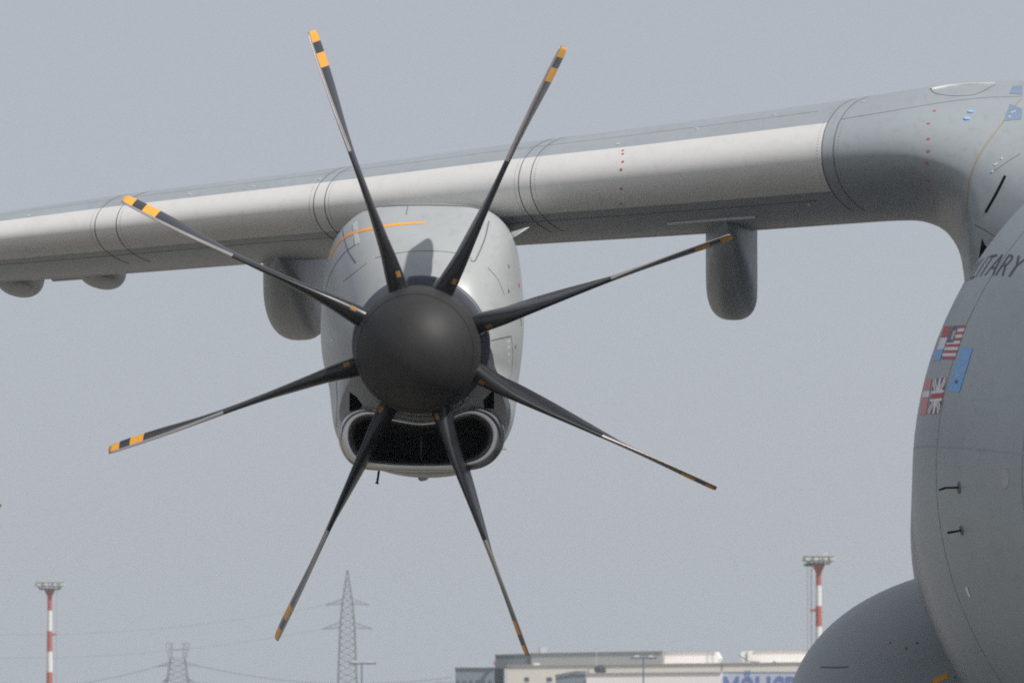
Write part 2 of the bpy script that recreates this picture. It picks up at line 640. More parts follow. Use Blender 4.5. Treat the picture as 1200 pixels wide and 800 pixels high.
def black_gap():
    # opening between the root fairing and the fuselage
    V = []
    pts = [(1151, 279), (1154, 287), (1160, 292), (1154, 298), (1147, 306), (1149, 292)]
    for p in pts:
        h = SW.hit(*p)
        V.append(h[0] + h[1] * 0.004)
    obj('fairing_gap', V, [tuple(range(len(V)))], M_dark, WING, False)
    strip_on(SW, [(1142, 263), (1155, 270), (1168, 278)], 0.008, 0.002, 'skin_seam', M_seam, WING)
    strip_on(SW, [(1196, 180), (1180, 190), (1160, 204)], 0.006, 0.002, 'skin_seam', M_seaml, WING)
black_gap()

# --- flap track fairings ---------------------------------------------
def canoe(px, hwpx, pybot, Y0, Ym, Y1, name='flap_track_fairing', sq=2.6, mm=None):
    c = at(px, pybot, Ym)
    hw = abs(at(px + hwpx, pybot, Ym).x - c.x)
    rings = []
    N = 20
    for t in np.linspace(0, 1, 26):
        Y = Y0 + (Y1 - Y0) * t
        if Y < Ym:
            s = (Y - Y0) / (Ym - Y0); d = (1 - (1 - s) ** 2.0) ** 0.75; wv = (1 - (1 - s) ** 2.6) ** 0.6
        else:
            s = (Y - Ym) / (Y1 - Ym); d = 1 - s ** 2.2; wv = 1 - 0.85 * s ** 2
        xc = (Y - le_y(c.x)) / chord(c.x)
        zs = wing_pt0(c.x, -math.sqrt(min(1, max(0.02, xc)))).z + 0.03
        if xc > 0.96: zs = wing_pt0(c.x, -0.98).z + 0.03
        zbm = zs - 0.02 - (zs - c.z) * max(0.03, d) if c.z < zs else zs - 0.02
        ww = hw * max(0.06, wv)
        ring = [Vector((c.x - ww, Y, zs))]
        H = zs - zbm
        for k in range(N + 1):
            a = math.pi * k / N
            ca, sa = math.cos(a), math.sin(a)
            x = -ww * math.copysign(abs(ca) ** (2 / sq), ca)
            rr = min(H * 0.9, ww * 1.25)
            z = zbm + rr - rr * (abs(sa) ** (2 / sq))
            ring.append(Vector((c.x + x, Y, z)))
        ring.append(Vector((c.x + ww, Y, zs)))
        rings.append(ring)
    V, F = loft(rings, True, True, True)
    return fix_normals(obj(name, V, F, mm or M_wing, WING, True, sharp=50))
canoe(348, 31, 395, 4.4, 6.6, 9.6)
canoe(858, 29, 371, 3.0, 5.6, 9.0)
canoe(22, 23, 344.5, 5.9, 6.7, 8.4, sq=2.15)
canoe(119, 23, 335, 5.8, 6.5, 8.2, sq=2.15)
b = MB()
p0 = at(57, 330, 8.2); p1 = at(104, 327, 8.2)
b.add([at(52, 318, 7.2), at(104, 312, 7.2), at(104, 327, 7.6), at(62, 330, 7.6), at(52, 318, 8.9), at(104, 312, 8.9), at(104, 326, 8.8), at(62, 329, 8.8)],
      [(0, 1, 2, 3), (4, 5, 6, 7), (0, 1, 5, 4), (1, 2, 6, 5), (2, 3, 7, 6), (3, 0, 4, 7)])
b.build('flap_end', M_wing, WING)

# --- nacelle ----------------------------------------------------------
HUB = at(490, 405.5, 0.0)
Y1N = 1.9
OUT = [(435, 244), (418, 252), (404, 264), (392, 281), (384, 304), (380, 325), (376.5, 365), (376, 395), (379, 425), (385, 448), (389, 478), (391, 497), (396, 514),
       (405, 528), (418, 538), (442, 549), (468, 556), (494, 559), (520, 558), (543, 554), (567, 542), (583, 529), (592, 517), (600, 500), (603, 488), (607, 450), (612, 412), (614, 370), (611, 325),
       (607, 298), (601, 277), (590, 260), (577, 249), (566, 244), (540, 240), (497, 239), (460, 240)]
NCX, NCZ = at(494, 404, 0.42).x, at(494, 404, 0.42).z
NTH = 144
TH = [2 * math.pi * k / NTH for k in range(NTH)]


def polar(pts, Y, cx, cz, smooth=3):
    P = [at(x, y, Y) for x, y in spline(pts, 10, True)]
    a = np.array([math.atan2(p.z - cz, p.x - cx) % (2 * math.pi) for p in P])
    r = np.array([math.hypot(p.z - cz, p.x - cx) for p in P])
    o = np.argsort(a); a = a[o]; r = r[o]
    a = np.concatenate([a - 2 * math.pi, a, a + 2 * math.pi]); r = np.concatenate([r, r, r])
    v = np.interp(TH, a, r)
    for _ in range(smooth): v = 0.25 * np.roll(v, 1) + 0.5 * v + 0.25 * np.roll(v, -1)
    return v


NC1X, NC1Z = at(494.5, 402, Y1N).x, at(494.5, 402, Y1N).z
R1 = polar(OUT, Y1N, NC1X, NC1Z)
RC = 0.565
CH = []                                           # 1 in the chin sector, 0 above
for t in TH:
    a = math.degrees(t)
    d = min(abs(a - 270), 360 - abs(a - 270))
    CH.append(1 - min(1, max(0, (d - 50) / 26)) ** 2 * (3 - 2 * min(1, max(0, (d - 50) / 26))))
R0 = np.array([RC * (1 - c) + (r * 0.90) * c for c, r in zip(CH, R1)])


def nac_pt(t_idx, Y, off=0.0):
    i0 = int(t_idx) % NTH; i1 = (i0 + 1) % NTH; f = t_idx - int(t_idx)
    r0 = R0[i0] * (1 - f) + R0[i1] * f; r1 = R1[i0] * (1 - f) + R1[i1] * f
    a = 2 * math.pi * t_idx / NTH
    v = min(1, max(0, (Y - 0.42) / (Y1N - 0.42)))
    bl = (1 - (1 - v) ** 2.1) ** 0.86
    r = r0 + (r1 - r0) * bl
    cx = NCX + (NC1X - NCX) * v; cz = NCZ + (NC1Z - NCZ) * v
    if Y > Y1N:
        s = (Y - Y1N) / 4.6
        r *= 1 - 0.14 * s - 0.35 * s ** 2; cz += 0.15 * s; cx -= 0.10 * s
    return Vector((cx + (r + off) * math.cos(a), Y, cz + (r + off) * math.sin(a)))


INTAKE = [(415, 508), (419, 497), (429, 491), (443, 490), (463, 495), (494, 499), (522, 496), (541, 490), (554, 489), (567, 496), (573, 509), (569, 524), (556, 535), (530, 541.5), (494, 543.5), (455, 541), (427, 534), (417, 522)]
NOTL = [(409.5, 459), (418, 465), (425, 475), (420, 481), (409.5, 482)]
NOTR = [(579, 456), (579, 479), (568, 478), (566, 469)]
YF = 0.42


def build_nacelle():
    ys = [0.42, 0.45, 0.5, 0.56, 0.64, 0.74, 0.86, 1.0, 1.15, 1.3, 1.5, 1.7, 1.9, 2.2, 2.6, 3.0, 3.5, 4.0, 4.5, 5.0, 5.6, 6.3]
    rings = [[nac_pt(k, Y) for k in range(NTH)] for Y in ys]
    V, F = loft(rings, True, False, True)
    nac = fix_normals(obj('engine_nacelle', V, F, M_nac, AC, True, org=(NCX, 1.5, NCZ), sharp=60))
    sn = Surf(V, F)
    # front bulkhead with the intake and the two side openings cut out
    inn = spline(INTAKE, 6, True)
    loops = [[at(x, y, YF) for x, y in inn]]
    for q in (NOTL, NOTR):
        loops.append([at(x, y, YF) for x, y in q])
    outer = [p.copy() for p in rings[0]]
    allp = [outer] + loops
    tris = tessellate_polygon([[Vector((p.x, p.z, 0)) for p in l] for l in allp])
    flat = [p for l in allp for p in l]
    front = obj('front_cowl', flat, [tuple(t) for t in tris], M_nac, nac, False)
    fix_normals(front)
    # ducts behind the holes
    for l, nm, dp, sc in ((loops[0], 'intake_duct', 1.0, 0.82), (loops[1], 'side_vent', 0.3, 0.9), (loops[2], 'side_vent', 0.3, 0.9)):
        c = sum(l, Vector()) / len(l)
        rr = []
        for t in np.linspace(0, 1, 6):
            rr.append([Vector((c.x + (p.x - c.x) * (1 - (1 - sc) * t), YF + dp * t - 0.002, c.z + (p.z - c.z) * (1 - (1 - sc) * t) + 0.05 * t)) for p in l])
        V2, F2 = loft(rr, True, False, True)
        obj(nm, V2, F2, mat('duct_dark', (0.022, 0.023, 0.025), 0.7, spec=0.2), nac, True, sharp=40)
    # polished lip round the intake
    n = len(inn)
    L = [at(x, y, YF) for x, y in inn]
    area = sum(L[k].x * L[(k + 1) % n].z - L[(k + 1) % n].x * L[k].z for k in range(n))
    c = sum(L, Vector()) / n
    rings2 = []
    for i in range(n):
        tg = (L[(i + 2) % n] - L[i - 2]).normalized()
        nn = Vector((tg.z, 0, -tg.x)) * (1 if area > 0 else -1)
        side = min(1, abs(L[i].x - c.x) / 0.55)
        up = min(1, max(0, (L[i].z - c.z) / 0.12))
        rw = 0.034 + 0.036 * side ** 2 - 0.014 * up * (1 - side)
        P = L[i] + nn * (rw - 0.010)
        ring = []
        for k in range(20):
            a = 2 * math.pi * k / 20
            q = 1 if math.cos(a) > 0 else 1.25          # tighter towards the duct
            ring.append(P + nn * (-rw * math.cos(a)) + Vector((0, -0.10 * math.sin(a) * (1.0 if math.sin(a) > 0 else 0.6), 0)))
        rings2.append(ring)
    V3, F3 = loft(rings2 + [rings2[0]], True)
    fix_normals(obj('intake_lip', V3, F3, M_lip, nac, True))
    # vane and inner lip seen inside the intake
    b = MB()
    q = at(494, 505, 0.95); b.box(q.x - 0.006, q.x + 0.006, 0.9, 1.3, at(494, 545, 0.95).z, q.z + 0.05)
    b.build('intake_vane', M_ring, nac)
    a0 = [at(x, y, 0.50) for x, y in spline([(452, 493), (472, 497), (494, 498.5), (516, 497), (536, 492)], 6)]
    a1 = [at(x, y, 0.85) for x, y in spline([(456, 502), (475, 508.5), (494, 511), (514, 508.5), (533, 501)], 6)]
    a2 = [p + Vector((0, 0.02, 0.05)) for p in a1]
    V6, F6 = loft([a0, a1, a2], False)
    fix_normals(obj('duct_splitter', V6, F6, mat('duct_grey', (0.05, 0.055, 0.06), 0.5), nac, True, sharp=40))
    # gearbox collar behind the spinner
    rr = []
    for Y, r in ((0.44, 0.535), (0.40, 0.56), (0.34, 0.566), (0.31, 0.562), (0.295, 0.545), (0.30, 0.45)):
        rr.append([Vector((NCX + r * math.cos(t), Y, NCZ + r * math.sin(t))) for t in TH])
    V4, F4 = loft(rr, True)
    fix_normals(obj('front_ring', V4, F4, M_ring, nac, True, sharp=50))
    rr = []
    for Y, r in ((0.30, 0.50), (0.34, 0.575), (0.43, 0.60)):
        rr.append([Vector((NCX + r * math.cos(t), Y, NCZ + r * math.sin(t))) for t in np.radians(np.linspace(228, 312, 40))])
    V5, F5 = loft(rr, False)
    fix_normals(obj('gearbox_fairing', V5, F5, M_lip, nac, True))
    # dark gap where the nacelle meets the wing
    strip_on(sn, [(428, 247), (438, 243.5), (452, 241.6), (480, 240.6), (510, 240.6), (540, 241.5), (556, 243.2), (566, 246.2)], 0.07, 0.004, 'wing_joint_gap', M_seam, nac)
    # orange warning line
    strip_on(sn, [(386, 304), (390, 295), (397, 285), (406, 277), (416, 272.5), (430, 269), (455, 264.5), (480, 262), (498, 261.5)], 0.045, 0.003, 'orange_line', M_orange, nac)
    for pts, wd, mm in (([(401, 261), (403, 278), (409, 296), (417, 308)], 0.012, M_seam), ([(416, 287), (404, 296), (392, 312), (384, 330), (380, 350)], 0.012, M_seam),
                        ([(573, 259), (568, 280), (561, 297), (556, 306), (551, 305)], 0.012, M_seam), ([(440, 302), (470, 296), (500, 294), (530, 296), (553, 303)], 0.007, M_seaml),
                        ([(572, 314), (583, 327), (591, 345)], 0.009, M_seaml), ([(576, 399), (588, 396), (599, 394)], 0.010, M_seam), ([(599, 394), (601, 415), (599, 440)], 0.007, M_seaml),
                        ([(386, 385), (388, 398), (391, 398)], 0.010, M_fpale), ([(394, 440), (395, 470), (394, 500)], 0.009, M_seam), ([(597, 440), (598, 470), (595, 497)], 0.009, M_seam),
                        ([(606, 366), (610, 374), (611, 382)], 0.012, M_seam), ([(478, 241), (476, 252)], 0.008, M_seaml), ([(402, 330), (430, 308)], 0.006, M_seaml)):
        strip_on(sn, pts, wd, 0.002, 'panel_line', mm, nac)
    strip_on(sn, [(416, 261), (417, 274), (419, 286)], 0.04, 0.003, 'latch_cover', mat('latch_grey', (0.50, 0.52, 0.52), 0.5), nac)
    for px, py, mm in ((596, 341, M_seam), (604, 406, M_seam), (596, 312, M_seaml)):
        disc_on(sn, px, py, 0.017, 0.004, 'fastener', mm, nac)
    for py in (398, 405, 413, 421):
        strip_on(sn, [(596.5, py), (596, py + 4)], 0.012, 0.003, 'latch', M_fpale, nac)
    disc_on(sn, 608, 334, 0.02, 0.004, 'red_mark', M_red, nac)
    # strake on the shoulder, drains and rod below
    b = MB()
    a0 = at(600, 271, 2.1); a1 = at(621, 265, 2.3)
    b.add([at(599, 272, 1.9), at(600, 279, 1.9), at(604, 277, 1.8), at(621, 266, 1.8), at(615, 267, 1.8), at(599, 272, 2.6), at(600, 279, 2.6), at(604, 277, 2.6), at(620, 266, 2.6), at(615, 267, 2.6)],
          [(0, 1, 2, 3, 4), (9, 8, 7, 6, 5), (0, 4, 9, 5), (4, 3, 8, 9), (3, 2, 7, 8), (2, 1, 6, 7), (1, 0, 5, 6)])
    b.build('strake', M_white, nac)
    p = at(495, 561, 1.6)
    b = MB(); b.bar(p + Vector((0, -0.10, 0.01)), p + Vector((0, 0.3, 0.03)), 0.032, 0.036, n=14); b.build('drain_stub', M_nac, nac, True, sharp=40)
    b = MB(); p = at(444.5, 549, 1.5); q = at(442, 565, 1.5); b.bar(p, q, 0.010, n=8); b.bar(q, q + Vector((-0.003, 0, -0.012)), 0.016, n=8); b.build('drain_rod', M_dark, nac, True, sharp=40)
    p = at(591, 525, 1.3)
    b = MB(); b.box(p.x - 0.02, p.x + 0.02, 1.2, 1.4, p.z - 0.01, p.z + 0.015); b.build('fastener', M_fpale, nac)
    # chin lower skin joint
    strip_on(sn, [(400, 524), (420, 541), (450, 550.5), (494, 554.5), (540, 551), (570, 538), (590, 516)], 0.010, 0.002, 'panel_line', M_seam, nac)
    return nac
NAC = build_nacelle()

# --- propeller ----------------------------------------------------------
RP = 2.692
def blade_mesh():
    me = bpy.data.meshes.new('blade')
    NR, NC_ = 74, 15
    fr = np.linspace(0.165, 1.0, NR)
    fr = np.unique(np.round(np.concatenate([fr, [0.213, 0.232, 0.62, 0.885, 0.93, 0.965]]), 4))
    ch = lambda f: float(np.interp(f, [0.165, 0.20, 0.25, 0.32, 0.45, 0.58, 0.75, 0.88, 0.95, 0.985, 1.0], [0.20, 0.24, 0.33, 0.42, 0.48, 0.47, 0.42, 0.36, 0.31, 0.27, 0.21]))
    tk = lambda f: float(np.interp(f, [0.165, 0.20, 0.25, 0.32, 0.45, 0.58, 0.75, 0.88, 1.0], [0.175, 0.165, 0.135, 0.098, 0.064, 0.046, 0.034, 0.025, 0.016]))
    tw = lambda f: math.radians(float(np.interp(f, [0.165, 0.22, 0.30, 0.38, 0.46, 0.54, 0.62, 0.72, 0.82, 0.92, 1.0], [-16, -15, -12.5, -9.5, -6.5, -3.5, -0.5, 4.0, 8.0, 11, 13])))
    def sm(fn, f):
        return sum(fn(min(1, max(0.165, f + d))) for d in (-0.03, -0.015, 0, 0.015, 0.03)) / 5 if f < 0.96 else fn(f)
    xs = [0.5 * (1 - math.cos(math.pi * k / (NC_ - 1))) for k in range(NC_)]
    rings = []
    for f in fr:
        c, t, a = sm(ch, f), sm(tk, f), sm(tw, f)
        ax = 0.38 if f < 0.6 else 0.38 - 0.10 * (f - 0.6) / 0.4
        sw = 0.10 * max(0, (f - 0.55) / 0.45) ** 2 - 0.05 * math.sin(math.pi * min(1, f))
        cyl = max(0, 1 - (f - 0.165) / 0.12)
        ring = []
        for s in (1, -1):
            seq = range(NC_) if s == 1 else range(NC_ - 2, 0, -1)
            for k in seq:
                x = xs[k]
                h0 = hprof(x) * 0.5 * t
                h1 = 0.5 * t * math.sqrt(max(0, 1 - (2 * x - 1) ** 2))
                h = (h0 * (1 - cyl) + h1 * cyl) * s + 0.018 * c * (1 - (2 * x - 1) ** 2) * (1 - cyl)
                u = (x - ax) * c
                X = u * math.sin(a) + h * math.cos(a)
                Y = u * math.cos(a) - h * math.sin(a) + sw
                ring.append(Vector((X, Y, f * RP)))
        rings.append(ring)
    n = len(rings[0])
    V, F = loft(rings, True, True, True)
    I = []
    for i in range(len(fr) - 1):
        fm = (fr[i] + fr[i + 1]) / 2
        for j in range(n):
            k = j if j < NC_ - 1 else (n - 1 - j)
            x = (xs[min(k, NC_ - 1)] + xs[min(k + 1, NC_ - 1)]) / 2
            g = 0
            if fm > 0.62 and x < 0.085: g = 1
            elif fm > 0.965 or 0.885 < fm < 0.93: g = 2
            elif 0.213 < fm < 0.232 and x < 0.07 and j < NC_ - 1: g = 3
            I.append(g)
    I += [0, 0]
    me.from_pydata([tuple(v) for v in V], [], F)
    for m in (M_blade, M_bladele, M_orange, mat('dull_orange_mark', (0.28, 0.14, 0.03), 0.6)): me.materials.append(m)
    me.polygons.foreach_set('material_index', I)
    me.polygons.foreach_set('use_smooth', [True] * len(me.polygons))
    bm = bmesh.new(); bm.from_mesh(me); bmesh.ops.recalc_face_normals(bm, faces=bm.faces); bm.to_mesh(me); bm.free()
    return me
BLADE = blade_mesh()

def spinner(parent, hub):
    rr = []
    N = 96
    prof = [(-0.74, 0.004)]
    for s in np.linspace(0.04, 1, 26):
        a = s * math.pi / 2
        prof.append((-0.10 - 0.64 * math.cos(a), 0.512 * math.sin(a) ** 0.96))
    prof += [(0.0, 0.513), (0.12, 0.513), (0.22, 0.511), (0.27, 0.508), (0.275, 0.49)]
    for y, r in prof:
        rr.append([Vector((hub.x + r * math.cos(2 * math.pi * k / N), hub.y + y, hub.z + r * math.sin(2 * math.pi * k / N))) for k in range(N)])
    V, F = loft(rr, True, True, True)
    return fix_normals(obj('spinner', V, F, M_spin, parent, True, org=hub, sharp=50))

def propeller(hub, phase, mirrored=False):
    b = MB()
    b.bar(hub + Vector((0, -0.15, 0)), hub + Vector((0, 0.34, 0)), 0.42, n=32)
    pr = b.build('propeller', M_ring, AC, True, org=hub, sharp=40)
    pr.rotation_euler = (math.radians(6.0), 0, 0)      # thrust line droops to the front
    spinner(pr, hub).location = (0, 0, -0.024)
    for k in range(8):
        o = bpy.data.objects.new('blade', BLADE)
        COL.objects.link(o)
        o.parent = pr
        ORG[o] = hub
        o.rotation_euler = (0, math.pi / 2 - math.radians(phase + 45 * k), 0)
        o.location = (0, 0.05, 0.010)
        if mirrored: o.scale = (-1, 1, 1)
        # dark cuff where the blade leaves the spinner
    rr = []
    for dr, dy in ((0.0, 0.004), (0.0025, 0.0), (0.0, -0.004)):
        rr.append([hub + Vector(((0.4735 + dr) * math.cos(t), -0.36 + dy, (0.4735 + dr) * math.sin(t) - 0.024)) for t in TH])
    V, F = loft(rr, True)
    fix_normals(obj('spinner_joint', V, F, M_spin, pr, True)).location = (0, -0.36, -0.024)
    return pr
propeller(HUB, 19.0)

OFF = Vector((-6.165, 1.2, -0.55))
copy_tree(NAC, AC, OFF)
propeller(HUB + OFF, -16.8, True)

# --- gear fairing and landing gear ---------------------------------------
def gear_fairing():
    rings = []
    N = 96
    for Y in np.concatenate([4 + 4 * np.linspace(0, 1, 30) ** 1.6, np.linspace(8.3, 13, 10), np.linspace(13.4, 18, 12)]):
        if Y < 8.0:
            u = (8.0 - Y) / 4.02
            s = math.sqrt(max(0.0005, 1 - u * u))
        elif Y > 13:
            u = (Y - 13) / 5.05
            s = math.sqrt(max(0.0005, 1 - u * u))
        else: s = 1
        cx, cz = 5.35, 1.30
        ring = []
        for k in range(N):
            a = 2 * math.pi * k / N
            ca, sa = math.cos(a), math.sin(a)
            e = 2 / 2.35
            ring.append(Vector((cx + 2.52 * s * math.copysign(abs(ca) ** e, ca), Y, cz + (1.66 if sa > 0 else 0.85) * s * math.copysign(abs(sa) ** e, sa))))
        rings.append(ring)
    V, F = loft(rings, True, True, True)
    o = fix_normals(obj('gear_fairing', V, F, M_grey, AC, True, org=(5.35, 9, 1.25)))
    s = Surf(V, F)
    for px, py in ((1043, 753), (1062, 759), (1075, 753), (1099, 731), (1115, 774), (1119, 793)):
        disc_on(s, px, py, 0.013, 0.004, 'fastener', M_red if px == 1043 else M_seam, o)
    strip_on(s, [(962, 781), (978, 781.5), (994, 781)], 0.012, 0.003, 'panel_line', M_seam, o)
    strip_on(s, [(1094, 799), (1103, 794), (1111, 791)], 0.06, 0.004, 'orange_line', M_orange, o)
    return o
gear_fairing()

def gear():
    def wheel(x, y, r, wd, parent):
        rr = []
        N = 32
        for dx, rad in ((-wd, r * 0.55), (-wd, r * 0.86), (-wd * 0.7, r * 0.97), (0, r), (wd * 0.7, r * 0.97), (wd, r * 0.86), (wd, r * 0.55)):
            rr.append([Vector((x + dx, y + rad * math.cos(2 * math.pi * k / N), r + rad * math.sin(2 * math.pi * k / N))) for k in range(N)])
        V, F = loft(rr, True, True, True)
        return fix_normals(obj('wheel', V, F, M_tyre, parent, True, sharp=35))
    b = MB(); b.bar((FX, -8.2, 0.4), (FX, -8.2, 2.0), 0.09, n=12)
    ng = b.build('nose_gear', M_steel, AC, True)
    for s in (-1, 1): wheel(FX + s * 0.28, -8.2, 0.40, 0.14, ng)
    for side in (-1, 1):
        b = MB()
        for y in (9.6, 11.0, 12.4): b.bar((FX + side * 1.9, y, 0.5), (FX + side * 1.9, y, 1.6), 0.1, n=12)
        mg = b.build('main_gear', M_steel, AC, True)
        for y in (9.6, 11.0, 12.4):
            for s in (-1, 1): wheel(FX + side * 1.9 + s * 0.32, y, 0.60, 0.19, mg)
gear()

# --- fuselage markings ------------------------------------------------------
def markings():
    P = [M_fred, M_fpale, M_fblue, M_fnavy, M_fpink, M_fyel]
    patch_on(SF, ((1107, 382.5), (1115, 382), (1102, 422), (1094, 423)), 4, 12, 0.003, 'tricolour_flag', P, FUS, lambda u, v: 0 if v < 0.34 else (1 if v < 0.67 else 2))
    def my(u, v):
        if u < 0.5 and v < 0.52: return 5 if 0.2 < u < 0.4 and 0.15 < v < 0.4 else 3
        return 0 if int(v * 11) % 2 == 0 else 1
    patch_on(SF, ((1116.5, 382), (1132, 381), (1119, 421), (1103, 421)), 10, 22, 0.003, 'striped_flag', P, FUS, my)
    def uk(u, v):
        if abs(v - 0.5) < 0.085: return 0
        if abs(v - 0.5) < 0.15: return 1
        if abs(u - 0.5) < 0.10: return 1
        d = min(abs(u - v), abs(u - 1 + v))
        return 4 if d < 0.05 else (1 if d < 0.15 else 3)
    patch_on(SF, ((1095, 444), (1109.5, 442), (1101, 484), (1087, 485)), 22, 26, 0.003, 'crossed_flag', P, FUS, uk)
    patch_on(SF, ((1084.5, 444.5), (1092.5, 444), (1085.5, 485.5), (1078, 486.5)), 5, 12, 0.003, 'faded_red_flag', P, FUS, lambda u, v: 1 if abs(v - 0.42) < 0.06 else 4)
    def star(u, v):
        d = math.hypot((u - 0.45) * 1.0, (v - 0.42) * 1.3)
        if 0.24 < d < 0.32 and int(math.degrees(math.atan2(v - .42, u - .45)) // 30) % 2 == 0: return 5
        return 3 if 0.74 < v < 0.80 and 0.35 < u < 0.65 else 2
    patch_on(SF, ((1126.5, 407), (1140.5, 408), (1124.5, 460), (1110.5, 458.5)), 14, 26, 0.003, 'sky_blue_flag', P, FUS, star)
    # lettering that runs along the upper flank
    cu = bpy.data.curves.new('lettering', 'FONT')
    cu.body = 'MILITARY'
    cu.size = 1.0
    cu.offset = -0.012
    to = bpy.data.objects.new('lettering_tmp', cu)
    COL.objects.link(to)
    dg = bpy.context.evaluated_depsgraph_get()
    dg.update()
    tm = bpy.data.meshes.new_from_object(to.evaluated_get(dg))
    bm = bmesh.new(); bm.from_mesh(tm)
    bmesh.ops.triangulate(bm, faces=bm.faces)
    bmesh.ops.subdivide_edges(bm, edges=[e for e in bm.edges if e.calc_length() > 0.12], cuts=2, use_grid_fill=True)
    bmesh.ops.triangulate(bm, faces=bm.faces)
    V2 = [v.co.copy() for v in bm.verts]; bm.verts.index_update()
    F2 = [tuple(v.index for v in f.verts) for f in bm.faces]
    bm.free()
    bpy.data.objects.remove(to)
    wid = max(v.x for v in V2)
    hA = SF.hit(1141, 326.5)[0]; hB = SF.hit(1184, 325)[0]; hT = SF.hit(1176, 286)[0]
    def par(p):
        r, z = fus_prof(p.y)
        return p.y, math.atan2(p.z - z, p.x - FX)
    (ya, pa), (yb, pb), (yt, pt) = par(hA), par(hB), par(hT)
    # L of the word sits at A, the right foot of Y at B
    xl = wid * 0.36; xy = wid * 0.95
    V = []
    hgt = 0.72
    for v in V2:
        f = (v.x - xl) / (xy - xl)
        Y = ya + (yb - ya) * f
        ph = pa + (pb - pa) * f + (pt - pb) * (v.y / hgt)
        V.append(fus_pt(Y, ph, 0.004))
    print('LETTER', ya, yb, pa, pb, pt)
    obj('lettering', V, F2, M_letter, FUS, False)
    # probes
    def probe(px, py, tip, r, nm):
        h = SF.hit(px, py); p, n = h
        disc_on(SF, px, py, r, 0.006, nm + '_plate', M_seam, FUS, n=14)
        b = MB()
        e = p + n * 0.10
        b.bar(p, e, 0.008, n=8)
        d = (at(tip[0], tip[1], e.y) - e)
        d = Vector((d.x, -abs(d.x) * 1.5, d.z))
        b.bar(e, e + d, 0.009, 0.007, n=8)
        b.build(nm, M_dark, FUS, True, sharp=40)
    probe(1124, 571, (1101, 574), 0.042, 'pitot_probe')
    probe(1127, 621, (1124, 622), 0.035, 'incidence_vane')
    patch_on(SF, ((1131, 688), (1134, 687), (1138, 699), (1136, 699)), 2, 3, 0.004, 'static_port', [M_white], FUS, lambda u, v: 0)
    disc_on(SF, 1178, 560, 0.07, 0.003, 'access_disc', mat('disc_grey', (0.36, 0.385, 0.39), 0.5), FUS, n=16)
    strip_on(SF, [(1125, 323), (1115, 345), (1108, 360)], 0.01, 0.002, 'skin_seam', M_seam, FUS)
markings()

# ------------------------------------------------------------------ background
M_mred = mat('mast_red', (0.46, 0.12, 0.10), 0.6)
M_mwhite = mat('mast_white', (0.78, 0.77, 0.75), 0.6)
M_galv = mat('galvanised_steel', (0.20, 0.22, 0.21), 0.6, metal=0.2)
M_dgalv = mat('pylon_steel', (0.10, 0.12, 0.11), 0.7)
M_lampglass = mat('floodlight_glass', (0.72, 0.72, 0.66), 0.3)


